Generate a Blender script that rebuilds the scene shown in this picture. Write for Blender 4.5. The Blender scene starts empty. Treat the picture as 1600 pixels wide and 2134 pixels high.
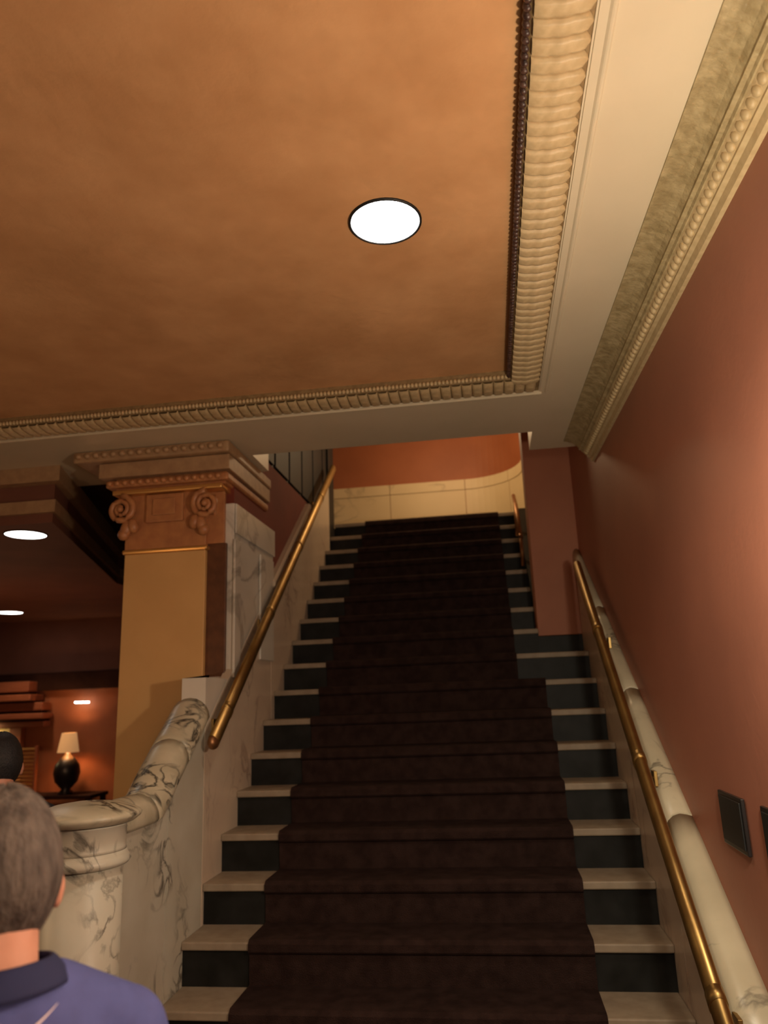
import bpy, bmesh, math, random
from mathutils import Vector, Matrix, noise
from mathutils.bvhtree import BVHTree

random.seed(7)
C = bpy.context.scene.collection
PI = math.pi

# ------------------------------------------------------------------ camera, world, lights, exposure
EYE = 1.7268
def setup_camera():
    yaw, pitch, roll = .1326, .2477, -.0392
    cy, sy, cp, sp, cr, sr = math.cos(yaw), math.sin(yaw), math.cos(pitch), math.sin(pitch), math.cos(roll), math.sin(roll)
    f = Vector((-sy*cp, cy*cp, sp)); r = Vector((cy, sy, 0)); u = r.cross(f)
    r2 = r*cr+u*sr; u2 = -r*sr+u*cr
    m = Matrix((r2, u2, -f)).transposed().to_4x4(); m.translation = (0, 0, EYE)
    cam = bpy.data.cameras.new('camera'); o = bpy.data.objects.new('camera', cam); C.objects.link(o)
    o.matrix_world = m
    cam.sensor_fit = 'HORIZONTAL'; cam.sensor_width = 36; cam.lens = 36*1531.12/1600
    cam.clip_start = .05
    cam.dof.use_dof = True; cam.dof.focus_distance = 2.3; cam.dof.aperture_fstop = 3.4
    bpy.context.scene.camera = o
setup_camera()

sc = bpy.context.scene
sc.view_settings.view_transform = 'Standard'; sc.view_settings.look = 'None'
sc.view_settings.gamma = 1; sc.view_settings.use_curve_mapping = False
sc.view_settings.exposure = 0.0
w = bpy.data.worlds.new('world'); sc.world = w; w.use_nodes = True
w.node_tree.nodes['Background'].inputs[0].default_value = (1, .72, .5, 1)
w.node_tree.nodes['Background'].inputs[1].default_value = .06

def lamp(kind, name, loc, energy, col, size=.1, rot=None, spot=None, blend=.5, parent=None):
    l = bpy.data.lights.new(name, kind); l.energy = energy; l.color = col
    if kind == 'AREA': l.size = size
    else: l.shadow_soft_size = size
    if spot: l.spot_size = math.radians(spot); l.spot_blend = blend
    o = bpy.data.objects.new(name, l); C.objects.link(o); o.location = loc
    if rot: o.rotation_euler = rot
    return o
WARM = (1, .74, .46); WARM2 = (1, .62, .32)
lamp('POINT', 'sconce_light', (.59, 1.44, 1.94), 54, (1, .87, .66), .06)            # wall sconce just right of the frame
lamp('POINT', 'lobby_point_fill', (-2.6, 2.2, 1.6), 9, (1, .60, .30), .12)          # added warm fill left of the frame, for soffit and column
lamp('POINT', 'lobby_point_fill', (-4.6, 6.4, 1.5), 14, (1, .50, .26), .12)            # added point light that brightens the far lobby ceiling
lamp('SPOT', 'downlight_light', (-.24, 2.14, 3.25), 40, (1, .84, .62), .1, (0, 0, 0), 125, .6)
lamp('SPOT', 'lobby_spot_fill', (-.3, -.5, 3.2), 40, (1, .82, .6), .12, (0, 0, 0), 140, .6)  # added fill spot behind the viewer, no fixture
lamp('SPOT', 'lobby_spot_fill', (-2.2, .4, 3.2), 22, (1, .78, .52), .12, (0, 0, 0), 140, .6)  # second added fill spot, out of view to the left
lamp('POINT', 'landing_light', (-.3, 6.85, 4.35), 29, (1, .70, .38), .12)
lamp('POINT', 'viewer_fill', (.3, -.8, 1.85), 52, (1, .82, .58), .2)         # added fill behind the viewer, lifts the ceiling and column

ZS = EYE+1.5            # soffit level
ZF = ZS+.05             # ceiling field level
RISE, GO, Y0, Z0 = .18, .23739, 3.21173, .54
XL, XR, C1, C2, C3 = -1.432, .6535, -1.1233, .3384, .1796
XP = .352               # left face of the pier, end of the upper treads
def XW(y): return .835-.027*y          # right wall, slightly out of square
def nose(y): return Z0+(y-Y0)*RISE/GO

# ------------------------------------------------------------------ materials
def mat(name, col, rough=.6, metal=0, col2=None, scale=8, detail=4, bump=0, bscale=60, emit=None, estr=1, spec=.5, contrast=(.35, .65), stretch=None):
    m = bpy.data.materials.new(name); m.use_nodes = True
    nt = m.node_tree; b = nt.nodes['Principled BSDF']
    b.inputs['Base Color'].default_value = (*col, 1); b.inputs['Roughness'].default_value = rough
    b.inputs['Metallic'].default_value = metal; b.inputs['Specular IOR Level'].default_value = spec
    tc = nt.nodes.new('ShaderNodeTexCoord'); vec = tc.outputs['Object']
    if stretch:
        mp = nt.nodes.new('ShaderNodeMapping'); mp.inputs['Scale'].default_value = stretch
        nt.links.new(vec, mp.inputs[0]); vec = mp.outputs[0]
    if col2:
        n = nt.nodes.new('ShaderNodeTexNoise'); n.inputs['Scale'].default_value = scale; n.inputs['Detail'].default_value = detail
        nt.links.new(vec, n.inputs['Vector'])
        r = nt.nodes.new('ShaderNodeValToRGB'); r.color_ramp.elements[0].position, r.color_ramp.elements[1].position = contrast
        r.color_ramp.elements[0].color = (*col, 1); r.color_ramp.elements[1].color = (*col2, 1)
        nt.links.new(n.outputs['Fac'], r.inputs[0]); nt.links.new(r.outputs[0], b.inputs['Base Color'])
    if bump:
        n2 = nt.nodes.new('ShaderNodeTexNoise'); n2.inputs['Scale'].default_value = bscale; n2.inputs['Detail'].default_value = 5
        nt.links.new(vec, n2.inputs['Vector'])
        bp = nt.nodes.new('ShaderNodeBump'); bp.inputs['Strength'].default_value = bump; bp.inputs['Distance'].default_value = .01
        nt.links.new(n2.outputs['Fac'], bp.inputs['Height']); nt.links.new(bp.outputs[0], b.inputs['Normal'])
    if emit:
        b.inputs['Emission Color'].default_value = (*emit, 1); b.inputs['Emission Strength'].default_value = estr
    return m

def marble(name, base, base2, vein, amount=.5, scale=3, rough=.28, width=.035, stretch=(1, 1, 1), mlo=.48):
    m = bpy.data.materials.new(name); m.use_nodes = True
    nt = m.node_tree; N = nt.nodes; L = nt.links; b = N['Principled BSDF']; b.inputs['Roughness'].default_value = rough
    tc = N.new('ShaderNodeTexCoord'); mp = N.new('ShaderNodeMapping'); mp.inputs['Scale'].default_value = stretch
    L.new(tc.outputs['Object'], mp.inputs[0])
    n1 = N.new('ShaderNodeTexNoise'); n1.inputs['Scale'].default_value = scale*.8; n1.inputs['Detail'].default_value = 6
    n2 = N.new('ShaderNodeTexNoise'); n2.inputs['Scale'].default_value = scale; n2.inputs['Detail'].default_value = 8; n2.inputs['Distortion'].default_value = 1.2
    n3 = N.new('ShaderNodeTexNoise'); n3.inputs['Scale'].default_value = scale*.55; n3.inputs['Detail'].default_value = 3
    for n in (n1, n2, n3): L.new(mp.outputs[0], n.inputs['Vector'])
    r1 = N.new('ShaderNodeValToRGB'); r1.color_ramp.elements[0].position = .35; r1.color_ramp.elements[1].position = .65
    r1.color_ramp.elements[0].color = (*base, 1); r1.color_ramp.elements[1].color = (*base2, 1); L.new(n1.outputs['Fac'], r1.inputs[0])
    sub = N.new('ShaderNodeMath'); sub.operation = 'SUBTRACT'; sub.inputs[1].default_value = .5; L.new(n2.outputs['Fac'], sub.inputs[0])
    ab = N.new('ShaderNodeMath'); ab.operation = 'ABSOLUTE'; L.new(sub.outputs[0], ab.inputs[0])
    r2 = N.new('ShaderNodeValToRGB'); r2.color_ramp.elements[0].position = 0; r2.color_ramp.elements[1].position = width
    r2.color_ramp.elements[0].color = (1, 1, 1, 1); r2.color_ramp.elements[1].color = (0, 0, 0, 1); L.new(ab.outputs[0], r2.inputs[0])
    r3 = N.new('ShaderNodeValToRGB'); r3.color_ramp.elements[0].position = mlo; r3.color_ramp.elements[1].position = mlo+.14
    L.new(n3.outputs['Fac'], r3.inputs[0])
    mul = N.new('ShaderNodeMath'); mul.operation = 'MULTIPLY'; L.new(r2.outputs[0], mul.inputs[0]); L.new(r3.outputs[0], mul.inputs[1])
    m2 = N.new('ShaderNodeMath'); m2.operation = 'MULTIPLY'; m2.inputs[1].default_value = amount; L.new(mul.outputs[0], m2.inputs[0])
    mx = N.new('ShaderNodeMix'); mx.data_type = 'RGBA'; L.new(m2.outputs[0], mx.inputs[0])
    L.new(r1.outputs[0], mx.inputs[6]); mx.inputs[7].default_value = (*vein, 1); L.new(mx.outputs[2], b.inputs['Base Color'])
    return m

M = {}
M['ceil'] = mat('suede_plaster', (.50, .255, .105), .85, col2=(.62, .335, .15), scale=3.5, detail=8, bump=.25, bscale=26)
M['cream'] = mat('cream_plaster', (.68, .575, .40), .42, col2=(.72, .61, .43), scale=3)
M['stucco'] = mat('cream_moulding', (.62, .47, .26), .5, col2=(.52, .38, .2), scale=40)
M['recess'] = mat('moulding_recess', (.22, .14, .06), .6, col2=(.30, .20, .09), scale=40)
M['rope'] = mat('shaded_bead', (.03, .012, .010), .4, col2=(.10, .05, .035), scale=70)  # right beads painted dark for the side turned from the light
M['brownm'] = mat('brown_moulding', (.36, .21, .11), .5, col2=(.44, .27, .14), scale=20)
M['olive'] = mat('olive_gilt_frieze', (.34, .255, .125), .5, col2=(.50, .39, .21), scale=26, detail=6, bump=.5, bscale=50)
M['wallr'] = mat('terracotta_wall', (.38, .15, .096), .5, col2=(.43, .17, .107), scale=2.2, detail=6, bump=.08, bscale=40)
M['wallred'] = mat('oxblood_wall', (.17, .03, .015), .8, col2=(.21, .038, .019), scale=3)
M['orange'] = mat('orange_wall', (.36, .105, .037), .6, col2=(.41, .125, .045), scale=2.5)
M['pier'] = mat('terracotta_pier', (.38, .135, .07), .6, col2=(.42, .155, .08), scale=3)
M['black'] = mat('unlit_dark', (.006, .005, .0045), .6, col2=(.013, .010, .008), scale=6, stretch=(6, 6, .6))  # near black so the opening over the red wall stays unlit
M['riser'] = mat('black_marble', (.010, .010, .009), .5, col2=(.019, .019, .018), scale=9, spec=.16)
M['tread'] = mat('worn_stone', (.26, .20, .14), .6, col2=(.33, .26, .185), scale=14, detail=7)
M['carpet'] = mat('maroon_carpet', (.024, .0125, .0105), .95, col2=(.040, .022, .0185), scale=16, detail=8, bump=.6, bscale=260, spec=.1)
M['brass'] = mat('brass', (.52, .35, .13), .42, 1, col2=(.42, .27, .10), scale=12)
M['bronze'] = mat('dull_bronze', (.33, .16, .07), .4, .8)
M['marble_g'] = marble('breccia_marble', (.60, .57, .47), (.52, .48, .38), (.05, .04, .03), .85, 5, .42, .05)
M['marble_c'] = marble('veined_coping_marble', (.56, .50, .37), (.42, .37, .26), (.022, .02, .018), 1, 5, .36, .075, (1, 2.2, 2.2), .46)
M['marble_p'] = marble('pale_coping_marble', (.60, .53, .38), (.50, .44, .31), (.08, .07, .055), .8, 4, .34, .035, (1, 1.6, 1.6), .52)
M['marble_w'] = marble('pale_marble', (.72, .68, .60), (.62, .57, .49), (.20, .17, .13), .6, 2.2, .3, .05)
M['marble_b'] = marble('warm_marble', (.68, .56, .43), (.60, .48, .37), (.2, .10, .07), .6, 3, .3, .03)
M['marble_y'] = marble('yellow_marble', (.84, .64, .37), (.76, .56, .31), (.22, .13, .07), .8, 1.8, .5, .03)
M['colm'] = mat('ochre_plaster', (.66, .39, .15), .5, col2=(.70, .42, .165), scale=5)
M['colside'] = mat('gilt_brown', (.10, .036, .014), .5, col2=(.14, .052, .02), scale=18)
M['capital'] = mat('gilt_terracotta', (.42, .17, .07), .42, col2=(.52, .23, .09), scale=16)
M['gold'] = mat('gilt_edge', (.75, .42, .14), .3, .7)
M['white_em'] = mat('lamp_lens', (.9, .9, .9), .5, emit=(1, .97, .92), estr=9)
M['rim'] = mat('black_rim', (.01, .01, .01), .5)
M['farceil'] = mat('brown_ceiling', (.17, .062, .036), .75, col2=(.20, .074, .043), scale=3)
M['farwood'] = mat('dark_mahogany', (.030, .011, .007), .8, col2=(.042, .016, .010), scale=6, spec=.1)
M['redwood'] = mat('red_mahogany', (.28, .085, .04), .5, col2=(.34, .11, .05), scale=9, stretch=(1, 8, 8))
M['farwall'] = mat('amber_wall', (.30, .09, .035), .7, col2=(.36, .115, .045), scale=3)
M['floor'] = mat('patterned_carpet', (.06, .02, .015), .95, col2=(.10, .04, .025), scale=9, bump=.3, bscale=200)
M['shade'] = mat('lamp_shade', (.7, .42, .18), .8, emit=(1, .5, .2), estr=.32)
M['litpanel'] = mat('lit_cream_panel', (.75, .55, .22), .6)
M['plaque'] = mat('black_plaque', (.015, .012, .012), .35)
M['skin'] = mat('skin', (.58, .26, .17), .5, col2=(.62, .29, .19), scale=20)
M['hair'] = mat('grey_brown_hair', (.05, .033, .025), .75, col2=(.13, .095, .075), scale=60, bump=.6, bscale=160, stretch=(1, 1, .25))
M['hair2'] = mat('black_hair', (.01, .009, .012), .6, col2=(.02, .018, .02), scale=60, bump=.5, bscale=160)
M['shirt'] = mat('indigo_shirt', (.062, .070, .215), .85, col2=(.072, .082, .25), scale=30, bump=.15, bscale=300)
M['navy'] = mat('navy_collar', (.011, .0125, .058), .85)
M['print'] = mat('pale_pink_print', (.75, .58, .60), .6)
M['jacket'] = mat('black_jacket', (.012, .012, .018), .8)
M['trouser'] = mat('dark_trousers', (.03, .03, .04), .85)
M['shoe'] = mat('black_shoe', (.015, .015, .015), .4)
M['eye'] = mat('eye_white', (.8, .8, .78), .2)
M['lips'] = mat('lips', (.45, .16, .13), .5)

# ------------------------------------------------------------------ geometry helpers
def obj(name, bm, m, parent=None, smooth=False):
    bmesh.ops.recalc_face_normals(bm, faces=bm.faces)
    me = bpy.data.meshes.new(name); bm.to_mesh(me); bm.free()
    if smooth:
        for p in me.polygons: p.use_smooth = len(p.vertices) <= 4
    if m: me.materials.append(m)
    o = bpy.data.objects.new(name, me); C.objects.link(o)
    if parent: o.parent = parent
    return o
def tag(o, label=None, cat=None, group=None, kind=None):
    if label: o['label'] = label
    if cat: o['category'] = cat
    if group: o['group'] = group
    if kind: o['kind'] = kind
    return o
def empty(name, loc=(0, 0, 0), rz=0):
    o = bpy.data.objects.new(name, None); C.objects.link(o); o.location = loc; o.rotation_euler = (0, 0, rz); o.empty_display_size = .1
    return o
def B(): return bmesh.new()
def box(bm, a, b, bev=0):
    vs = [bm.verts.new((x, y, z)) for x in (a[0], b[0]) for y in (a[1], b[1]) for z in (a[2], b[2])]
    fs = [bm.faces.new([vs[i] for i in f]) for f in ((0, 1, 3, 2), (4, 6, 7, 5), (0, 4, 5, 1), (2, 3, 7, 6), (0, 2, 6, 4), (1, 5, 7, 3))]
    if bev:
        es = list({e for f in fs for e in f.edges})
        bmesh.ops.bevel(bm, geom=es, offset=bev, segments=2, affect='EDGES', profile=.5)
    return bm
def prism(bm, poly, axis, a, b):
    """poly: list of 2-D points in the two other axes, extruded along axis from a to b"""
    def P(p, t):
        v = list(p); v.insert(axis, t); return v
    A = [bm.verts.new(P(p, a)) for p in poly]; Bv = [bm.verts.new(P(p, b)) for p in poly]
    n = len(poly); bm.faces.new(A); bm.faces.new(Bv[::-1])
    for i in range(n): bm.faces.new((A[i], A[(i+1) % n], Bv[(i+1) % n], Bv[i]))
    return bm
def loft(bm, rings, cap=True, close=True):
    R = [[bm.verts.new(p) for p in r] for r in rings]; n = len(R[0])
    for a, b in zip(R, R[1:]):
        for i in range(n if close else n-1): bm.faces.new((a[i], a[(i+1) % n], b[(i+1) % n], b[i]))
    if cap and close: bm.faces.new(R[0][::-1]); bm.faces.new(R[-1])
    return bm
def lathe(bm, prof, c=(0, 0, 0), n=32):
    rings = [[(c[0]+r*math.cos(2*PI*i/n), c[1]+r*math.sin(2*PI*i/n), c[2]+z) for i in range(n)] for r, z in prof]
    return loft(bm, rings)
def tube(bm, pts, rad, n=14):
    pts = [Vector(p) for p in pts]; rings = []
    for i, p in enumerate(pts):
        t = (pts[min(i+1, len(pts)-1)]-pts[max(i-1, 0)]).normalized()
        a = t.cross(Vector((1, 0, 0)) if abs(t.x) < .9 else Vector((0, 1, 0))).normalized(); b = t.cross(a)
        r = rad[i] if isinstance(rad, (list, tuple)) else rad
        rings.append([p+a*r*math.cos(2*PI*k/n)+b*r*math.sin(2*PI*k/n) for k in range(n)])
    return loft(bm, rings)
def ball(bm, c, r, seg=20, rings=14, rot=None):
    mt = Matrix.Translation(c)
    if rot: mt = mt @ rot
    mt = mt @ Matrix.Diagonal((*((r, r, r) if isinstance(r, (int, float)) else r), 1))
    bmesh.ops.create_uvsphere(bm, u_segments=seg, v_segments=rings, radius=1, matrix=mt)
    return bm
def copies(src, places, parent):
    """src: first piece, already linked; places: list of (loc, rz)"""
    for i, (l, rz) in enumerate(places):
        o = src if i == 0 else src.copy()
        if i: C.objects.link(o)
        o.parent = parent; o.location = l; o.rotation_euler = (0, 0, rz)

# ------------------------------------------------------------------ setting: floor and walls
floor = obj('floor', box(B(), (-9.2, -2, -.1), (1.0, 9.2, 0)), M['floor'])
tag(floor, 'dark maroon lobby carpet floor', 'floor', kind='structure')

def wall_right():
    bm = B(); ys = [-2, 2, 5.36]
    z1 = 5.6
    loft(bm, [[(XW(y), y, 0), (XW(y), y, z1), (XW(y)+.15, y, z1), (XW(y)+.15, y, 0)] for y in ys])
    return obj('wall_right', bm, M['wallr'])
tag(wall_right(), 'terracotta plaster wall to the right of the stairs', 'wall', kind='structure')

# ceiling: recessed suede-like field, cream border with the stair opening cut in it
ceil = obj('ceiling', box(B(), (-4.7, -2, ZF), (.215, 3.44, ZF+.1)), M['ceil'])
tag(ceil, 'orange brown mottled ceiling field inside a carved moulding', 'ceiling', kind='structure')
bm = B()
box(bm, (.345, -2, ZS), (.66, 4.55, ZS+.3))
box(bm, (.66, -2, ZS), (1.0, 4.55, ZS+.3))
box(bm, (-4.7, 3.60, ZS), (.345, 4.21, ZS+.3))
box(bm, (-4.7, 4.21, ZS), (-1.375, 4.55, ZS+.3))
soff = obj('soffit_band', bm, M['cream'], ceil)
# rounded fillet along the border
bm = B()
prism(bm, [(.351, ZS), (.351, ZS-.004), (.374, ZS-.005), (.377, ZS-.008), (.380, ZS-.0105), (.384, ZS-.0118), (.388, ZS-.011), (.391, ZS-.009), (.393, ZS-.006), (.394, ZS)], 1, -2, 3.60)
obj('fillet', bm, M['cream'], ceil)
bm = B()
prism(bm, [(3.60, ZS), (3.60, ZS-.008), (3.606, ZS-.014), (3.618, ZS-.014), (3.628, ZS-.006), (3.63, ZS)], 0, -4.7, .36)
obj('fillet', bm, M['cream'], ceil)

# tongue moulding round the field (each tongue a piece)
def tongue_mesh(wd, ln):
    bm = B(); nu, nv = 12, 8; rows = []
    for i in range(nu+1):
        u = i/nu; row = []
        taper = 1 if u < .86 else math.sqrt(max(0, 1-((u-.86)/.14)**2))*.85+.15
        for j in range(nv+1):
            v = -1+2*j/nv
            lobe = .78+.22*abs(math.sin(u*PI*3.0))**.6
            h = .0135*(1-v**8)*lobe
            base = .020*(1-u)*u*2.2
            row.append(bm.verts.new((ln*u, v*wd*.5*taper, -base-h)))
        rows.append(row)
    for a, b in zip(rows, rows[1:]):
        for j in range(nv): bm.faces.new((a[j], a[j+1], b[j+1], b[j]))
    return bm
def moulding(horizontal):
    if not horizontal:
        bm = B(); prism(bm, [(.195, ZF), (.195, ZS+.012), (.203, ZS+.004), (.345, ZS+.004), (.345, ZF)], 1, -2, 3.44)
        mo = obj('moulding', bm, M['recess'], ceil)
        t = obj('tongue', tongue_mesh(.0505, .138), M['stucco'], None, True)
        copies(t, [((.204, .95+.053*i, ZS+.004), 0) for i in range(48)], mo)
    else:
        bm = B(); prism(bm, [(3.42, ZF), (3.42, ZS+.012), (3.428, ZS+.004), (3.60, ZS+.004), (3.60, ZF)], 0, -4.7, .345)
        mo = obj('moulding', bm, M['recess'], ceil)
        t = obj('tongue', tongue_mesh(.0505, .158), M['stucco'], None, True)
        copies(t, [((.30-.053*i, 3.43, ZS+.004), PI/2) for i in range(76)], mo)
    return mo
mo1 = moulding(False); mo2 = moulding(True)
# beaded edge on the inner face of the moulding
bm = B()
for i in range(115): ball(bm, (.192, .9+.022*i, ZS+.018), (.013, .0125, .013), 8, 6, Matrix.Rotation(.6, 4, 'Z'))
bd = obj('bead_row', bm, M['rope'], ceil, True); bd['kind'] = 'stuff'; bd['label'] = 'twisted bead edge along the right moulding, shade painted into its colour'
bm = B()
for i in range(215): ball(bm, (.18-.0195*i, 3.418, ZS+.016), (.0098, .010, .012), 8, 6)
bd = obj('bead_row', bm, M['stucco'], ceil, True); bd['kind'] = 'stuff'

# right cornice with frieze and eggs
corn = empty('trim_1'); tag(corn, 'olive and cream cornice along the top of the right wall', 'cornice', kind='structure')
def sweep_right(prof, ys):
    bm = B()
    loft(bm, [[(XW(y)-d, y, ZS+z) for d, z in prof] for y in ys])
    return bm
CY = [-2, 0, 2, 4.42]
obj('frieze', sweep_right([(.168, .01), (.168, -.006), (.150, -.010), (.120, -.022), (.095, -.040), (.080, -.062), (.0, -.062), (0, .01)], CY), M['olive'], corn)
obj('groove', sweep_right([(.083, -.058), (.083, -.068), (.070, -.072), (.066, -.082), (0, -.082), (0, -.058)], CY), M['olive'], corn)
obj('egg_bed', sweep_right([(.062, -.080), (.056, -.092), (.036, -.112), (.0, -.112), (0, -.08)], CY), M['stucco'], corn)
obj('lower_fillet', sweep_right([(.036, -.110), (.036, -.120), (.022, -.126), (.016, -.150), (-.01, -.150), (-.01, -.110)], CY), M['stucco'], corn)
bm = B(); ball(bm, (0, 0, 0), (.014, .0185, .020), 10, 8)
e = obj('egg', bm, M['stucco'], None, True)
copies(e, [((XW(y)-.046, y, ZS-.094), 0) for y in [1.0+.038*i for i in range(90)]], corn)

# header back face and the walls of the stair opening above
hd = obj('trim_2', box(B(), (-1.375, 4.05, ZS+.3), (.66, 4.2, 5.6)), M['pier'])
tag(hd, 'plain wall rising above the ceiling edge over the stairs', 'wall', kind='structure')

# left stair wall
lw = obj('wall_left', box(B(), (-1.60, 4.10, .02), (XL-.02, 7.0, 3.37)), M['wallred'])
tag(lw, 'deep red wall above the marble at the left of the stairs', 'wall', kind='structure')
# sloping marble slabs on the left wall, below the rail
CAPH = .735
def slope_slab(y0, y1, x0, x1, h0, h1):
    bm = B(); g = .004
    prism(bm, [(y0+g, nose(y0)+h0), (y1-g, nose(y1)+h0), (y1-g, nose(y1)+h1), (y0+g, nose(y0)+h1)], 0, x0, x1)
    return bm
wl = empty('marble_wainscot'); tag(wl, 'warm marble wainscot slabs along the left side of the stairs', 'wainscot', kind='structure')
yy = [3.66, 4.80, 5.88, 6.74]
obj('marble_slab', prism(B(), [(3.66, nose(3.66)+CAPH-.02), (4.05, nose(4.05)+CAPH-.02), (4.058, 1.862), (3.66, 1.862)], 0, -1.56, XL-.002), M['marble_w'], wl)
for a, b in zip(yy, yy[1:]): obj('marble_slab', slope_slab(a, b, XL-.05, XL, -.4, CAPH if b < 6 else CAPH-.12), M['marble_b'], wl)
for a, b in ((4.80, 5.34), (5.34, 5.88)):
    bm = B(); pr_ = [(XL-.055, 0), (XL+.022, 0), (XL+.03, .012), (XL+.03, .035), (XL+.015, .05), (XL-.04, .052), (XL-.055, .045)]
    loft(bm, [[(x, y, nose(y)+CAPH+z) for x, z in pr_] for y in (a+.003, b-.003)])
    obj('cap_stone', bm, M['marble_b'], wl)
# marble pier panel beside the column
mp = empty('marble_pier', (0, 0, 0)); tag(mp, 'pale grey marble pier panel right behind the column', 'pier', kind='structure')
obj('slab', box(B(), (-1.565, 4.06, 1.865), (XL-.003, 4.86, 2.885), .006), M['marble_w'], mp)
obj('top_band', box(B(), (XL, 4.06, 2.70), (XL+.012, 4.855, 2.88), .003), M['marble_w'], mp)
obj('border_strip', box(B(), (XL, 4.53, 1.99), (XL+.014, 4.82, 2.66), .003), M['marble_w'], mp)
obj('border_strip', box(B(), (XL, 4.04, 1.87), (XL+.014, 4.14, 2.66), .003), M['marble_w'], mp)

# near-black panels standing in for the unlit upper-floor opening over the left wall
dp = obj('upper_opening_dark', box(B(), (-1.62, 4.56, 3.372), (-1.47, 6.98, 5.6)), M['black'])
tag(dp, 'near black partition standing in for the unlit opening above the red stair wall', 'partition', kind='structure')
obj('post', box(B(), (-1.47, 6.745, 3.15), (-1.434, 6.985, 5.6), .004), M['black'], dp)
for i in range(6):
    obj('panel', box(B(), (-1.47, 4.6+.40*i, 3.40), (-1.455, 4.6+.40*i+.36, 5.5), .004), M['black'], dp)

# back wall of the landing, curving forward at the right, with marble base slabs
def back_curve(off):
    pts = [(-4.0, 8.1-off), (-2.0, 8.1-off), (-1.0, 8.1-off), (-.14, 8.1-off)]
    cx, cy, r = -.14, 7.46, .64-off
    for i in range(1, 15):
        a = PI/2-i/14*PI/2; pts.append((cx+r*math.cos(a), cy+r*math.sin(a)))
    pts.append((.5-off, 6.2)); return pts
def ribbon(p, q, z0, z1):
    bm = B(); rings = [[(a[0], a[1], z0), (a[0], a[1], z1), (b[0], b[1], z1), (b[0], b[1], z0)] for a, b in zip(p, q)]
    return loft(bm, rings)
wb = obj('wall_back', ribbon(back_curve(0), back_curve(-.15), 3.3, 5.6), M['orange'], smooth=False)
tag(wb, 'bright orange curved wall at the top of the stairs', 'wall', kind='structure')
def base_piece(i0, i1, z0, z1, off, name):
    p = back_curve(off); q = back_curve(0.002)
    p = p[i0:i1+1]; q = q[i0:i1+1]
    def ins(l, s):
        a, b = Vector(l[0]), Vector(l[1]); l[0] = tuple(a+(b-a).normalized()*.003)
        a, b = Vector(l[-1]), Vector(l[-2]); l[-1] = tuple(a+(b-a).normalized()*.003); return l
    obj(name, ribbon(ins(p, 0), ins(q, 0), z0, z1), M['marble_y'], wb)
for i0, i1 in ((0, 1), (1, 2), (2, 3), (3, 11), (11, 18)):
    base_piece(i0, i1, 3.42, 3.98, .02, 'marble_slab'); base_piece(i0, i1, 3.985, 4.1, .028, 'base_cap')
uc = obj('ceiling_upper', box(B(), (-4.2, 4.0, 5.6), (1.2, 8.4, 5.7)), M['cream'])
tag(uc, 'plaster ceiling over the upper landing', 'ceiling', kind='structure')
ul = obj('wall_upper_left', box(B(), (-4.2, 6.98, 3.42), (-4.0, 8.3, 5.6)), M['orange']); tag(ul, 'end wall of the upper landing out of sight', 'wall', kind='structure')

# corner pier at the right of the upper flight
pier = empty('corner_pier', (XP, 5.36, 0)); tag(pier, 'terracotta square pier where the right wall meets the upper stairs', 'pillar', kind='structure')
bm = B(); box(bm, (0, 0, 2.11), (XW(5.36)+.15-XP, .24, 5.6), .004); obj('shaft', bm, M['pier'], pier)
bm = B(); box(bm, (-.006, -.008, 1.94), (XW(5.36)-XP, .24, 2.108), .004); obj('plinth', bm, M['riser'], pier)

# ------------------------------------------------------------------ staircase
st = empty('staircase', (0, Y0-2*GO, 0)); tag(st, 'long straight staircase with pale stone treads and black risers', 'staircase')
oy = Y0-2*GO
for k in range(-2, 17):
    y = Y0+k*GO; z = Z0+k*RISE; xr = XR if k <= 8 else XP
    last = (k == 16)
    bm = B(); box(bm, (XL, y-oy-.022, z-.034), (xr, (y+GO+.01-oy) if not last else 7.25-oy, z), .006)
    obj('tread', bm, M['tread'], st)
    bm = B(); box(bm, (XL, y-oy, z-RISE), (xr, y-oy+.03, z-.034)); obj('riser', bm, M['riser'], st)
# underside filling and landing
bm = B()
prism(bm, [(3.05-oy, .0), (3.05-oy, nose(3.05)-.27), (7.0-oy, nose(7.0)-.27), (7.0-oy, nose(7.0)-.6), (3.4-oy, 0)], 0, XL, XP); obj('stair_carriage', bm, M['riser'], st)
# dark kerb beside the upper flight
bm = B()
prism(bm, [(5.60-oy, nose(5.6)-.35), (6.98-oy, nose(6.98)-.35), (6.98-oy, nose(6.98)+.05), (5.60-oy, nose(5.60)+.05)], 0, XP, XP+.12); obj('stone_kerb', bm, M['riser'], st)
ld = obj('floor_landing', box(B(), (-4.0, 7.03, 3.2), (.5, 8.09, 3.385)), M['riser'])
tag(ld, 'upper landing floor at the head of the stairs', 'landing', kind='structure')

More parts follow.
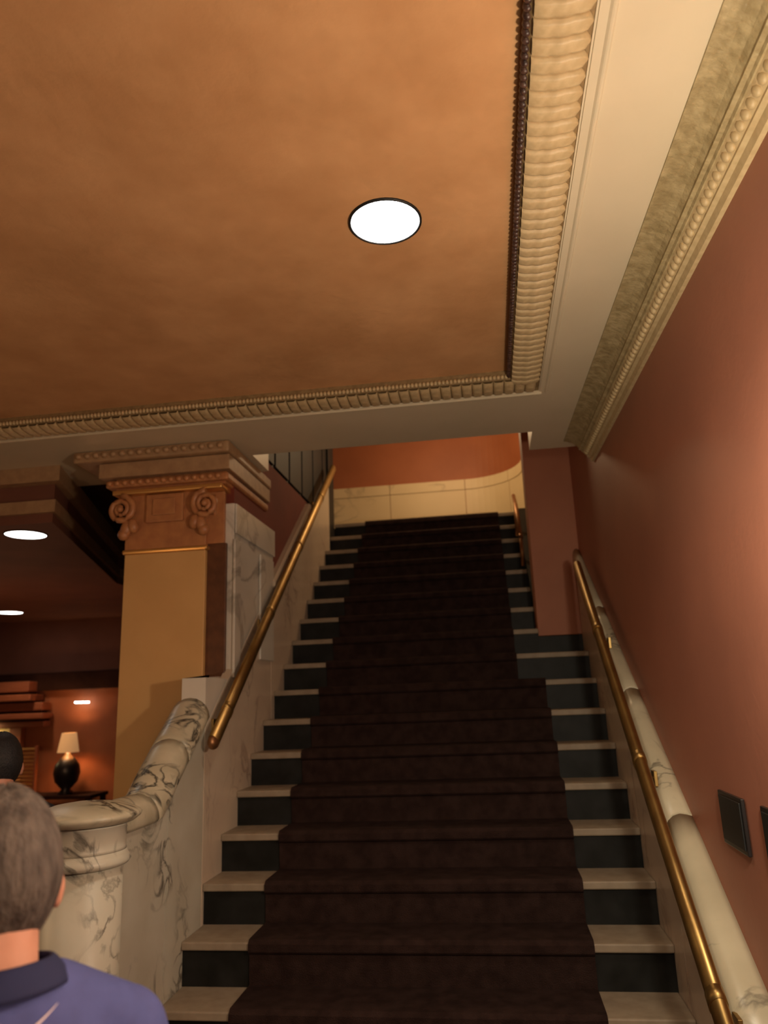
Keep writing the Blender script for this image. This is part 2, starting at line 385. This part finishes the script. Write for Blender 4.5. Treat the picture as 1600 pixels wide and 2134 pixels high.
def runner(k0, k1, xa, xb, first_low=True):
    th = .012; prof = []
    for k in range(k0, k1+1):
        y = Y0+k*GO; z = Z0+k*RISE
        prof.append((y-th, z-RISE+(.0 if k > k0 else 0)))
        prof.append((y-th, z-.045)); prof.append((y-.022-th, z-.034)); prof.append((y-.022-th, z-.004)); prof.append((y-.018, z+th*.9)); prof.append((y-.008, z+th))
        prof.append((y+GO-th-.001, z+th))
    low = [(y+.010, z-.014) for y, z in prof]
    bm = B(); A = [bm.verts.new((xa, *p)) for p in prof]; D = [bm.verts.new((xb, *p)) for p in prof]
    A2 = [bm.verts.new((xa, p[0]+.006, p[1]-.006)) for p in prof]; D2 = [bm.verts.new((xb, p[0]+.006, p[1]-.006)) for p in prof]
    for i in range(len(prof)-1):
        bm.faces.new((A[i], A[i+1], D[i+1], D[i])); bm.faces.new((A2[i], D2[i], D2[i+1], A2[i+1]))
        bm.faces.new((A[i], A2[i], A2[i+1], A[i+1])); bm.faces.new((D[i], D[i+1], D2[i+1], D2[i]))
    bm.faces.new((A[0], D[0], D2[0], A2[0])); bm.faces.new((A[-1], A2[-1], D2[-1], D[-1]))
    return bm
r1 = obj('stair_runner', runner(-2, 7, C1, C2), M['carpet']); tag(r1, 'wide dark maroon carpet runner on the lower steps', 'carpet', 'maroon stair carpet')
r2 = obj('stair_runner', runner(8, 16, C1, C3), M['carpet']); tag(r2, 'narrower dark maroon carpet runner on the upper steps', 'carpet', 'maroon stair carpet')

# ------------------------------------------------------------------ brass handrails
def rail(pa, pb, wallx, label, n):
    pa, pb = Vector(pa), Vector(pb); t = empty('handrail', (pa.x, pa.y, pa.z)); tag(t, label, 'handrail')
    d = pb-pa; bm = B()
    # flattened oval section
    dn = d.normalized(); up = Vector((1, 0, 0)).cross(dn).normalized()
    rings = []
    for f in (0, .25, .5, .75, 1):
        c = d*f; rings.append([c+Vector((1, 0, 0))*.026*math.cos(2*PI*i/18)+up*.042*math.sin(2*PI*i/18) for i in range(18)])
    loft(bm, rings); obj('bar', bm, M['brass'], t, True)
    for f, s in ((0, -1), (1, 1)):
        bm = B(); ball(bm, d*f, (.027, .042, .036), 16, 10); obj('end_cap', bm, M['bronze'], t, True)
    for i in range(n):
        c = d*((i+.25)/n); sx = wallx-(pa.x+c.x)
        bm = B(); tube(bm, [c+Vector((0, 0, -.03)), c+Vector((sx*.5, 0, -.07)), c+Vector((sx*.98, 0, -.07))], .009, 8)
        br = obj('bracket', bm, M['brass'], t, True)
        bm = B(); q = c+Vector((sx-.0*sx, 0, -.07)); box(bm, (q.x-.004-(.006 if sx > 0 else 0), q.y-.03, q.z-.03), (q.x+.004+(.006 if sx < 0 else 0), q.y+.03, q.z+.03), .002)
        obj('wall_plate', bm, M['brass'], br)
        bm = B(); e1 = c-dn*.022; e2 = c+dn*.022
        loft(bm, [[q2+Vector((1, 0, 0))*.0285*math.cos(2*PI*k/18)+up*.0445*math.sin(2*PI*k/18) for k in range(18)] for q2 in (e1, e2)])
        obj('collar', bm, M['brass'], br, True)
    return t
rail((-1.36, 3.585, 1.55), (-1.36, 6.62, nose(6.62)+.755), XL, 'brass handrail on brackets along the left marble wall', 4)
rail((.598, 2.40, .66), (.598, 4.80, 2.50), XR, 'brass handrail on the right marble wainscot', 3)
t = empty('handrail', (.33, 6.55, 0)); tag(t, 'short dark bronze rail at the top right end of the steps', 'handrail')
bm = B(); tube(bm, [(0, 0, nose(6.55)+.02), (0, 0, nose(6.55)+.30)], [.022, .018]); obj('post', bm, M['bronze'], t, True)
bm = B(); tube(bm, [(0, -.45, nose(6.1)+.25), (0, 0, nose(6.55)+.31), (0, .25, nose(6.8)+.27)], .018); obj('bar', bm, M['bronze'], t, True)
bm = B(); tube(bm, [(0, -.43, nose(6.12)+.0), (0, -.43, nose(6.12)+.27)], .016); obj('post', bm, M['bronze'], t, True)

# ------------------------------------------------------------------ right wainscot with sloping coping
wr = empty('marble_wainscot'); tag(wr, 'low marble wainscot with rounded coping on the right wall', 'wainscot')
P1, P2 = Vector((.765, 2.65, .815)), Vector((.69, 5.33, 2.70))
def cz(y): return P1.z+(y-P1.y)*(P2.z-P1.z)/(P2.y-P1.y)
ys = [1.9, 2.55, 3.25, 3.95, 4.65, 5.352]
for a, b in zip(ys, ys[1:]):
    g = .003
    bm = B(); loft(bm, [[(XR, y, max(0, nose(y)-.45)), (XR, y, cz(y)-.10), (XW(y), y, cz(y)-.10), (XW(y), y, max(0, nose(y)-.45))] for y in (a+g, b-g)])
    obj('marble_slab', bm, M['marble_b'], wr)
    bm = B(); rings = []
    for i in range(7):
        y = a+g+(b-a-2*g)*i/6; W = XW(y)-XR+.012; x0 = XR-.012; z = cz(y)
        rings.append([(x0+W*u, y, z+v) for u, v in ((0, -.10), (-.03, -.075), (.0, -.05), (.10, -.022), (.3, -.004), (.55, .004), (.8, .0), (1, -.006), (1, -.10))])
    loft(bm, rings); obj('coping_stone', bm, M['marble_p'], wr, True)

# ------------------------------------------------------------------ left balustrade, newel
bl = empty('marble_balustrade', (-1.45, 2.62, 0)); tag(bl, 'veined marble stair wall with rounded coping and round newel drum', 'balustrade')
ox, oyb = -1.45, 2.62
def wp(x, y, z): return (x-ox, y-oyb, z)
def ctop(y):
    a = nose(y)+.885; lo = 1.375
    if y < 2.95: return lo
    t = min(1, max(0, (y-2.95)/.35)); s = t*t*(3-2*t)
    return max(lo, lo*(1-s)+a*s) if y < 3.3 else a
for a, b in ((2.75, 3.25), (3.25, 3.655)):
    bm = B(); rings = []
    for i in range(7):
        y = a+.003+(b-a-.006)*i/6; zt = ctop(y)-.11
        rings.append([wp(-1.60, y, 0), wp(XL, y, 0), wp(XL, y, zt), wp(-1.60, y, zt)])
    loft(bm, rings); obj('marble_slab', bm, M['marble_g'], bl)
for a, b in ((2.78, 3.12), (3.12, 3.42), (3.42, 3.665)):
    bm = B(); rings = []
    for i in range(9):
        y = a+.003+(b-a-.006)*i/8; z = ctop(y)-.10
        rings.append([wp(-1.516+.105*math.cos(t_)*1.0, y, z+(.10*math.sin(t_) if math.sin(t_) > 0 else .03*math.sin(t_))) for t_ in [2*PI*q/20 for q in range(20)]])
    loft(bm, rings); obj('coping_stone', bm, M['marble_c'], bl, True)
nw = empty('newel', (0, 0, 0)); nw.parent = bl
N0 = (-.0, -.02, 0)
obj('shaft', lathe(B(), [(.165, 0), (.165, .10), (.150, .12), (.137, .14), (.135, .6), (.133, 1.20)], N0, 40), M['marble_g'], nw, True)
obj('ring', lathe(B(), [(.133, 1.20), (.150, 1.205), (.158, 1.218), (.150, 1.232), (.145, 1.24), (.142, 1.25)], N0, 40), M['marble_g'], nw, True)
obj('neck', lathe(B(), [(.142, 1.25), (.139, 1.26), (.139, 1.33), (.15, 1.338)], N0, 40), M['marble_g'], nw, True)
obj('cap', lathe(B(), [(.14, 1.338), (.165, 1.342), (.186, 1.358), (.190, 1.366), (.186, 1.374), (.165, 1.384), (.11, 1.402), (.05, 1.410), (.0005, 1.411)], N0, 40), M['marble_c'], nw, True)

# ------------------------------------------------------------------ column
col = empty('column', (-1.835, 4.25, 0)); tag(col, 'square ochre column with gilt terracotta capital beside the stairs', 'column')
hw = .248
def cb(bm, h, z0, z1, bev=.004, hy=None, right=None): return box(bm, (-h, -(hy or h), z0), (h if right is None else right, (hy or h), z1), bev)
obj('base', cb(B(), .30, 0, .18), M['colm'], col)
obj('shaft', cb(B(), hw, .18, 2.60), M['colm'], col)
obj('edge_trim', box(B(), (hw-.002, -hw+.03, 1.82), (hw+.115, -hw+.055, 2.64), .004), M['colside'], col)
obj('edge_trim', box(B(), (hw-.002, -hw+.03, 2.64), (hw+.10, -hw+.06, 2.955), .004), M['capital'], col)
bm = B(); box(bm, (-hw-.014, -hw-.014, 2.60), (hw+.014, hw+.014, 2.628), .012); obj('astragal', bm, M['gold'], col)
obj('neck', cb(B(), hw+.002, 2.628, 2.96, .004), M['capital'], col)
# centre tablet
tb = obj('tablet', box(B(), (-.115, -hw-.028, 2.78), (.115, -hw, 2.95), .006), M['capital'], col)
obj('tablet_panel', box(B(), (-.07, -hw-.040, 2.82), (.07, -hw-.026, 2.92), .005), M['capital'], tb)
# corner volutes with leaves
def spiral(bm, c, R, turns, thick, flip):
    pts, rad = [], []
    n = 40
    for i in range(n):
        f = i/(n-1); a = flip*(f*turns*2*PI)+PI/2; r = R*(1-f*.82)
        pts.append((c[0]+r*math.cos(a), c[1]-.012*f, c[2]+r*math.sin(a))); rad.append(thick*(1-.5*f))
    return tube(bm, pts, rad, 8)
for s in (-1, 1):
    cx = s*(hw+.012)
    bm = B(); spiral(bm, (cx, -hw-.045, 2.865), .082, 2.1, .021, s)
    ball(bm, (cx, -hw-.06, 2.865), .02, 10, 8)
    v = obj('volute', bm, M['capital'], col, True)
    for j, (dx, dz, sz) in enumerate(((0, -.115, .055), (-s*.05, -.10, .045), (s*.02, -.15, .035))):
        bm = B(); ball(bm, (cx+dx*.8-s*.03, -hw-.03, 2.865+dz), (.035, .03, sz), 10, 8, Matrix.Rotation(s*.5*(j-.5), 4, 'Y')); obj('leaf', bm, M['capital'], v, True)
    if s == 1:
        bm = B()
        pts, rad = [], []
        for i in range(36):
            f = i/35; a = f*2*2*PI+PI/2; r = .08*(1-f*.8); pts.append((hw+.04+.01*f, -hw+.09+r*math.cos(a), 2.865+r*math.sin(a))); rad.append(.02*(1-.5*f))
        tube(bm, pts, rad, 8); obj('volute', bm, M['capital'], col, True)
obj('abacus', box(B(), (-.32, -.30, 2.955), (.36, .46, 2.985), .008), M['gold'], col)
en = obj('entablature', box(B(), (-.31, -.27, 2.985), (.375, .50, ZS-.002)), M['capital'], col)
obj('egg_course', box(B(), (-.36, -.31, 3.00), (.40, .50, 3.045), .012), M['capital'], col)
obj('fascia', box(B(), (-.40, -.262-.06, 3.06), (.41, .50, 3.15), .004), M['brownm'], col)
top = obj('top_moulding', box(B(), (-.55, -.30-.06, 3.155), (.42, .50, ZS-.003), .012), M['brownm'], col)
bm = B(); ball(bm, (0, 0, 0), (.020, .018, .017), 8, 6); e2 = obj('egg', bm, M['brownm'], None, True)
copies(e2, [((-.51+.055*i, -.366, 3.19), 0) for i in range(17)], top)
bm = B(); ball(bm, (0, 0, 0), (.018, .016, .017), 8, 6); e3 = obj('egg', bm, M['capital'], None, True)
copies(e3, [((-.33+.048*i, -.316, 3.022), 0) for i in range(15)], en)

# ------------------------------------------------------------------ downlights
def downlight(loc, r, label, group=None):
    t = empty('recessed_downlight', loc); tag(t, label, 'ceiling light', group)
    n = 40; bm = B(); loft(bm, [[(q*math.cos(2*PI*i/n), q*math.sin(2*PI*i/n), z) for i in range(n)] for q, z in ((r, .0), (r+.0, -.006), (r-.006, -.008), (r-.008, -.004), (r-.008, 0))], cap=False)
    obj('trim_ring', bm, M['rim'], t, True)
    obj('lens', lathe(B(), [(r-.008, -.0005), (r-.008, -.004), (r*.6, -.006), (.001, -.0065)], n=n), M['white_em'], t, True)
    return t
downlight((-.243, 2.14, ZF), .123, 'large round white downlight in the orange ceiling')

# ------------------------------------------------------------------ far lobby at the left
Z2 = EYE+1.15
fw = obj('wall_far', box(B(), (-9.2, 9.0, 0), (-1.6, 9.2, 2.0)), M['farwall']); tag(fw, 'amber lit wall at the far end of the lobby', 'wall', kind='structure')
fu = obj('wall_far_upper', box(B(), (-9.2, 8.98, 2.0), (-1.6, 9.2, Z2+.3)), M['farceil']); tag(fu, 'darker brown band above the far lobby wall', 'wall', kind='structure')  # same brown as the low ceiling, darker than the wall below
fs = obj('wall_lobby_left', box(B(), (-9.35, -2, 0), (-9.2, 9.2, 3.6)), M['farwall']); tag(fs, 'side wall of the lobby out of view', 'wall', kind='structure')
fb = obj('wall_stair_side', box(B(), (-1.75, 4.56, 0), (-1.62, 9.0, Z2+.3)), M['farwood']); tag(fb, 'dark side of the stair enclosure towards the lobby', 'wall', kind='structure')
bk = obj('ceiling_lobby', prism(B(), [(-9.2, 4.16), (-2.66, 4.16), (-3.45, 6.5), (-3.45, 9.0), (-9.2, 9.0)], 2, Z2, Z2+.06), M['farceil'])
tag(bk, 'low dark brown ceiling of the far lobby', 'ceiling', kind='structure')
def edge(z0, z1, off, m):
    o = off
    return obj('edge_moulding', prism(B(), [(-9.2, 4.16-o), (-2.66+o, 4.16-o), (-3.45+o, 6.5), (-3.45+o, 9.0), (-3.6, 9.0), (-3.6, 6.5), (-2.9, 4.4), (-9.2, 4.4)], 2, z0, z1), m, bk)
edge(Z2+.06, Z2+.14, .03, M['brownm']); edge(Z2+.14, Z2+.25, .0, M['farceil']); edge(Z2+.25, ZS+.05, .07, M['brownm'])
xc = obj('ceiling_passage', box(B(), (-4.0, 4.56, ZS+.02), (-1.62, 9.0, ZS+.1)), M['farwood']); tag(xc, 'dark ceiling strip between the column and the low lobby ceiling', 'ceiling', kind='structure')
k = 1.15
fbm = obj('trim_3', box(B(), (-9.2, 8.90, 1.98), (-1.76, 8.98, 2.20), .01), M['farwood']); tag(fbm, 'dark mahogany beam across the far lobby wall', 'beam', kind='structure')
downlight((-2.613*k, 3.819*k+.02, Z2), .135, 'white downlight nearest the column in the low brown ceiling', 'far lobby downlights')
downlight((-4.851*k, 6.964*k, Z2), .15, 'white downlight deeper in the low brown ceiling at the left edge', 'far lobby downlights')
lamp('SPOT', 'far_downlight', (-3.0, 4.4, Z2-.03), 10, WARM, .08, (0, 0, 0), 120, .6)
lamp('SPOT', 'far_downlight', (-5.58, 8.0, Z2-.03), 40, WARM2, .08, (0, 0, 0), 120, .6)

# wooden portal with stacked mouldings
pt = empty('wooden_portal', (-6.35, 8.98, 0)); tag(pt, 'red mahogany portal with stepped cornice at the far left wall', 'portal')
for i, (z0, z1, d, xr) in enumerate(((1.97, 2.10, .26, .62), (1.86, 1.94, .30, .68), (1.74, 1.84, .20, .78), (1.64, 1.71, .24, .82), (1.54, 1.61, .16, .80))):
    obj('cornice_course', box(B(), (-1.6, -d, z0), (xr, 0, z1), .012), M['redwood'], pt)
    if i < 4: obj('cornice_bed', box(B(), (-1.6, -d*.6, (1.94, 1.84, 1.71, 1.61)[i]), (xr-.05, 0, z0)), M['farwood'], pt)
obj('jamb', box(B(), (.30, -.10, 0), (.46, 0, 1.54), .006), M['redwood'], pt)
obj('lit_header', box(B(), (-1.6, -.07, 1.36), (.40, -.0, 1.54), .006), M['litpanel'], pt)
lamp('AREA', 'portal_light', (-6.4, 8.80, 1.62), 7, (1, .75, .35), .25, (math.radians(40), 0, 0))
# louvred shutter panel next to it
lv = empty('louvred_shutter', (-5.72, 8.88, .80)); tag(lv, 'narrow louvred wooden shutter against the far amber wall', 'shutter')
for x in (-.19, .15): obj('stile', box(B(), (x, -.02, 0), (x+.03, .02, .56), .003), M['redwood'], lv)
bm = B(); box(bm, (-.16, -.022, -.006), (.15, .016, .006), .002); s0 = obj('slat', bm, M['gold'], None)
for i in range(12):
    o = s0 if i == 0 else s0.copy()
    if i: C.objects.link(o)
    o.parent = lv; o.location = (0, 0, .03+.045*i); o.rotation_euler = (.5, 0, 0)
st2 = empty('console_table', (-5.16, 8.72, 0)); tag(st2, 'dark console table below the lamp by the far wall', 'table')
obj('top', box(B(), (-.75, -.2, .72), (.45, .22, .76), .006), M['farwood'], st2)
for sx in (-.70, .40):
    for sy in (-.16, .18): obj('leg', box(B(), (sx-.025, sy-.025, 0), (sx+.025, sy+.025, .72)), M['farwood'], st2)
lv.location = (-5.72, 8.72, .762)
# table lamp
tl = empty('table_lamp', (-5.13, 8.70, .761)); tag(tl, 'table lamp with amber shade and round black base on the far console', 'lamp')
obj('base', lathe(B(), [(.09, 0), (.09, .02), (.05, .05), (.13, .14), (.155, .24), (.14, .33), (.08, .41), (.03, .45), (.02, .50)], n=28), M['plaque'], tl, True)
bm = B(); n = 32
loft(bm, [[(q*math.cos(2*PI*i/n), q*math.sin(2*PI*i/n), z) for i in range(n)] for q, z in ((.125, .475), (.085, .70), (.082, .70), (.122, .475))], cap=False)
obj('lamp_shade', bm, M['shade'], tl, True)
lamp('POINT', 'table_lamp_light', (-5.13, 8.66, 1.36), 9, (1, .6, .28), .05)
pl_ = empty('picture_light', (-5.10, 8.90, 1.82)); tag(pl_, 'thin white picture light bar high on the far wall', 'lamp')
bm = B(); tube(bm, [(-.10, 0, 0), (.09, 0, -.004)], .011, 10); obj('tube', bm, M['white_em'], pl_, True)
bm = B(); tube(bm, [(0, .0, .012), (0, .04, .03), (0, .085, .0)], .006, 8); obj('arm', bm, M['brass'], pl_, True)

# ------------------------------------------------------------------ wall plaques at the right
def plaque(y0, y1, z0, z1, label):
    xm = XW((y0+y1)/2); t = empty('wall_plaque', (xm, (y0+y1)/2, z0)); tag(t, label, 'plaque', 'black plaques on the right wall')
    h = (y1-y0)/2; H = z1-z0
    obj('backplate', box(B(), (-.012, -h, 0), (0, h, H), .003), M['plaque'], t)
    obj('face', box(B(), (-.016, -h+.014, .014), (-.011, h-.014, H-.014), .002), M['rim'], t)
plaque(2.60, 2.85, 1.205, 1.375, 'black rectangular plaque on the terracotta wall above the coping, the further one')
plaque(2.22, 2.46, 1.20, 1.375, 'black rectangular plaque on the terracotta wall at the right frame edge')

# wall sconce out of frame that lights the wall and cornice
ws = empty('wall_sconce', (XW(1.43)-.035, 1.43, 1.77)); tag(ws, 'small brass wall sconce just right of the frame', 'lamp')
obj('backplate', box(B(), (-.015, -.04, -.08), (.034, .04, .08), .005), M['brass'], ws)
bm = B(); tube(bm, [(-.01, 0, -.02), (-.08, 0, -.05), (-.165, 0, .0), (-.172, 0, .05)], .009); obj('arm', bm, M['brass'], ws, True)
n = 24; bm = B(); loft(bm, [[(-.172+q*math.cos(2*PI*i/n), q*math.sin(2*PI*i/n), z) for i in range(n)] for q, z in ((.022, .045), (.05, .065), (.062, .085), (.059, .086), (.046, .069), (.019, .05))], cap=False)
obj('lamp_shade', bm, M['shade'], ws, True)

# ------------------------------------------------------------------ people
def cone(bm, a, b, ra, rb, n=14):
    a, b = Vector(a), Vector(b); ball(bm, a, ra, n, 10); ball(bm, b, rb, n, 10)
    d = (b-a); L = d.length; d.normalize()
    q = d.to_track_quat('Z', 'Y').to_matrix().to_4x4()
    rings = [[(Matrix.Translation(a+d*(L*f)) @ q) @ Vector(((ra+(rb-ra)*f)*math.cos(2*PI*i/n), (ra+(rb-ra)*f)*math.sin(2*PI*i/n), 0)) for i in range(n)] for f in (0, 1)]
    loft(bm, rings)
def stack(bm, rows, n=28):
    """rows: (z, rx, ry, cy) superelliptic rings"""
    loft(bm, [[(rx*math.copysign(abs(math.cos(2*PI*i/n))**.85, math.cos(2*PI*i/n)), cy+ry*math.copysign(abs(math.sin(2*PI*i/n))**.85, math.sin(2*PI*i/n)), z) for i in range(n)] for z, rx, ry, cy in rows])
def fuse(bm, name, voxel, m, parent, smooth_it=6):
    bmesh.ops.recalc_face_normals(bm, faces=bm.faces)
    me = bpy.data.meshes.new(name); bm.to_mesh(me); bm.free()
    t = bpy.data.objects.new(name, me); C.objects.link(t)
    r = t.modifiers.new('r', 'REMESH'); r.mode = 'VOXEL'; r.voxel_size = voxel; r.use_smooth_shade = True
    s = t.modifiers.new('s', 'SMOOTH'); s.iterations = smooth_it; s.factor = .5
    dg = bpy.context.evaluated_depsgraph_get(); me2 = bpy.data.meshes.new_from_object(t.evaluated_get(dg)); me2.name = name
    bpy.data.objects.remove(t); me2.materials.clear(); me2.materials.append(m)
    for p in me2.polygons: p.use_smooth = True
    o = bpy.data.objects.new(name, me2); C.objects.link(o); o.parent = parent
    return o
HC = Vector((0, .025, 1.492))        # head centre, person faces +y
def head_point(th, ph, k=1.0):
    """th azimuth (0 = +x, pi/2 = face), ph elevation"""
    x, y, z = math.cos(ph)*math.cos(th), math.cos(ph)*math.sin(th), math.sin(ph)
    rx, ry, rz = .077, .098, .118
    v = Vector((x*rx*k, y*ry*k, z*rz*k))
    if v.z < 0:
        f = -v.z/.118; v.x *= 1-.28*f*f; v.y = v.y*(1-.18*f)+.018*f
    return HC+v
def person(loc, rz, label, hm, sm, collar_m, logo=False, short=True):
    t = empty('person', loc, rz); tag(t, label, 'person')
    b = B()
    n1, n2 = 32, 24
    loft(b, [[head_point(2*PI*i/n1, -PI/2+.03+(PI-.06)*j/n2) for i in range(n1)] for j in range(n2+1)])
    cone(b, HC+Vector((0, .095, -.012)), HC+Vector((0, .108, -.04)), .010, .016)        # nose
    ball(b, HC+Vector((0, .078, -.105)), (.026, .022, .020), 12, 8)                    # chin
    for s in (-1, 1):
        ball(b, HC+Vector((s*.080, -.008, -.022)), (.012, .019, .032), 12, 10)        # ears
        ball(b, HC+Vector((s*.030, .083, .014)), (.022, .012, .008), 10, 8)           # brow
    cone(b, (0, -.012, 1.27), (0, .0, 1.43), .060, .055)                              # neck
    stack(b, [(.78, .155, .105, 0), (.86, .160, .110, -.01), (.98, .135, .095, 0), (1.12, .155, .105, 0), (1.22, .165, .105, -.005), (1.29, .15, .08, -.01), (1.33, .075, .06, -.012)])
    for s in (-1, 1):
        sh, el, wr_ = (s*.176, -.01, 1.245), (s*.232, -.03, 1.01), (s*.235, .06, .79)
        cone(b, sh, el, .050, .038); cone(b, el, wr_, .037, .026)
        ball(b, (s*.233, .075, .745), (.020, .036, .048), 12, 10)
        for q, (dy, ln) in enumerate(((.045, .062), (.024, .072), (.002, .068), (-.018, .054))):
            p0 = Vector((s*.232, .072+dy-.012, .715)); p1 = p0+Vector((-s*.004, .006, -ln*.5)); p2 = p1+Vector((-s*.014, .012, -ln*.45))
            cone(b, p0, p1, .0095, .009, 8); cone(b, p1, p2, .009, .0078, 8)
        cone(b, (s*.228, .105, .765), (s*.222, .128, .735), .0105, .0095, 8); cone(b, (s*.222, .128, .735), (s*.216, .135, .710), .0095, .008, 8)
        cone(b, (s*.085, 0, .80), (s*.095, .01, .44), .085, .055); cone(b, (s*.095, .01, .44), (s*.10, -.015, .08), .054, .036)
        cone(b, (s*.10, -.02, .045), (s*.11, .13, .03), .036, .028)
    fuse(b, 'body', .007, M['skin'], t, 4)
    for s in (-1, 1):
        bm = B(); ball(bm, HC+Vector((s*.030, .088, .002)), .0115, 12, 8); obj('eye', bm, M['eye'], t, True)
    bm = B(); ball(bm, HC+Vector((0, .094, -.068)), (.022, .008, .007), 12, 8); obj('lips', bm, M['lips'], t, True)
    # hair shell: back and sides down to the nape, above the ears and brow
    bm = B(); rings = []
    for j in range(22):
        ring = []
        for i in range(40):
            th = 2*PI*i/40; back = .5-.5*math.sin(th)                      # 1 at the back
            low = .45*(1-back)**1.5-.86*min(1, back*1.25)                    # hairline elevation
            if abs(math.cos(th)) > .8 and math.sin(th) > -.2: low = -.22
            ph = low+(PI/2-.02-low)*j/21; k = (1.075+.05*abs(math.cos(th))) if j else 1.02
            p = head_point(th, ph, k+.012*noise.noise(Vector((math.cos(th)*3, math.sin(th)*3, ph*3))))
            ring.append(p)
        rings.append(ring)
    inner = [[HC+(p-HC)*.93 for p in r] for r in rings]
    loft(bm, inner[::-1]+rings, cap=True); obj('hair', bm, hm, t, True)
    # clothes
    b = B()
    stack(b, [(.74, .185, .130, 0), (.86, .182, .130, -.005), (.98, .172, .122, 0), (1.12, .182, .125, 0), (1.22, .188, .122, -.005), (1.285, .170, .102, -.01), (1.325, .132, .088, -.012), (1.365, .092, .078, -.008)])
    for s in (-1, 1):
        cone(b, (s*.178, -.01, 1.255), (s*.212, -.022, 1.13), .068, .066)
        cone(b, (s*.075, -.012, 1.325), (s*.18, -.01, 1.258), .056, .064)
        if not short: cone(b, (s*.215, -.022, 1.13), (s*.238, -.03, 1.01), .062, .052); cone(b, (s*.238, -.03, 1.01), (s*.236, .055, .81), .05, .038)
    shirt = fuse(b, 'shirt', .009, sm, t, 5)
    bm = B(); rings = []
    for j in range(24):
        a = 2*PI*j/24; c = Vector((.082*math.cos(a), -.008+.074*math.sin(a), 1.372-.008*math.sin(a)))
        nrm = Vector((math.cos(a), math.sin(a), 0)); rings.append([c+nrm*(.005*math.cos(q)-.013*math.sin(q)+.004)+Vector((0, 0, .018*math.sin(q))) for q in [2*PI*i/10 for i in range(10)]])
    rings.append(rings[0]); loft(bm, rings, cap=False); bmesh.ops.remove_doubles(bm, verts=bm.verts, dist=1e-5)
    obj('collar', bm, collar_m, shirt, True)
    b = B()
    stack(b, [(.72, .172, .122, 0), (.86, .168, .122, -.005), (.93, .160, .115, 0)])
    for s in (-1, 1): cone(b, (s*.088, 0, .78), (s*.097, .01, .44), .098, .070); cone(b, (s*.097, .01, .44), (s*.10, -.012, .07), .070, .058)
    fuse(b, 'trousers', .012, M['trouser'], t, 4)
    for s in (-1, 1):
        bm = B(); lofted = []
        for f, wd, hh in ((-.085, .030, .05), (-.06, .040, .085), (0, .042, .09), (.07, .046, .065), (.13, .045, .05), (.165, .03, .035)):
            lofted.append([(s*.105+wd*math.cos(q), f, max(.0, hh*.5+hh*.5*math.sin(q))) for q in [2*PI*i/14 for i in range(14)]])
        loft(bm, lofted); obj('shoe', bm, M['shoe'], t, True)
    if logo:
        tree = BVHTree.FromPolygons([v.co[:] for v in shirt.data.vertices], [p.vertices[:] for p in shirt.data.polygons])
        # tick-shaped print between the shoulder blades: a tapering tip and a blunt hooked foot
        up = [(-.058, .008), (-.052, -.012), (-.038, -.019), (-.016, -.013), (.012, .002), (.040, .019), (.072, .040)]
        lo = [(-.066, .000), (-.066, -.020), (-.052, -.036), (-.026, -.034), (.006, -.012), (.038, .012), (.072, .039)]
        bm = B(); rows = []
        def dense(l): return [(p[0]+(q[0]-p[0])*f/5, p[1]+(q[1]-p[1])*f/5) for p, q in zip(l, l[1:]) for f in range(5)]+[l[-1]]
        for a_, b_ in zip(dense(up), dense(lo)):
            row = []
            for f in (0, .33, .66, 1):
                x = a_[0]+(b_[0]-a_[0])*f+logo[0]; z = (a_[1]+(b_[1]-a_[1])*f)*.72+logo[1]
                hit = tree.ray_cast(Vector((x, -1, z)), Vector((0, 1, 0)))
                row.append(hit[0]+Vector((0, -.0045, 0)) if hit[0] else Vector((x, -.1, z)))
            rows.append(row)
        R1 = [[bm.verts.new(p) for p in r] for r in rows]
        for r_, s_ in zip(R1, R1[1:]):
            for i in range(3): bm.faces.new((r_[i], r_[i+1], s_[i+1], s_[i]))
        obj('print_mark', bm, M['print'], shirt, True)
    return t
person((-.715, 1.06, 0), .78, 'person seen from behind with grey brown hair and indigo shirt', M['hair'], M['shirt'], M['navy'], logo=(-.006, 1.317))
pp = person((-2.105, 3.05, 0), .7, 'person with black hair and dark jacket cut by the left frame edge', M['hair2'], M['jacket'], M['jacket'], short=False)
pp.scale = (1.03, 1.03, 1.015)
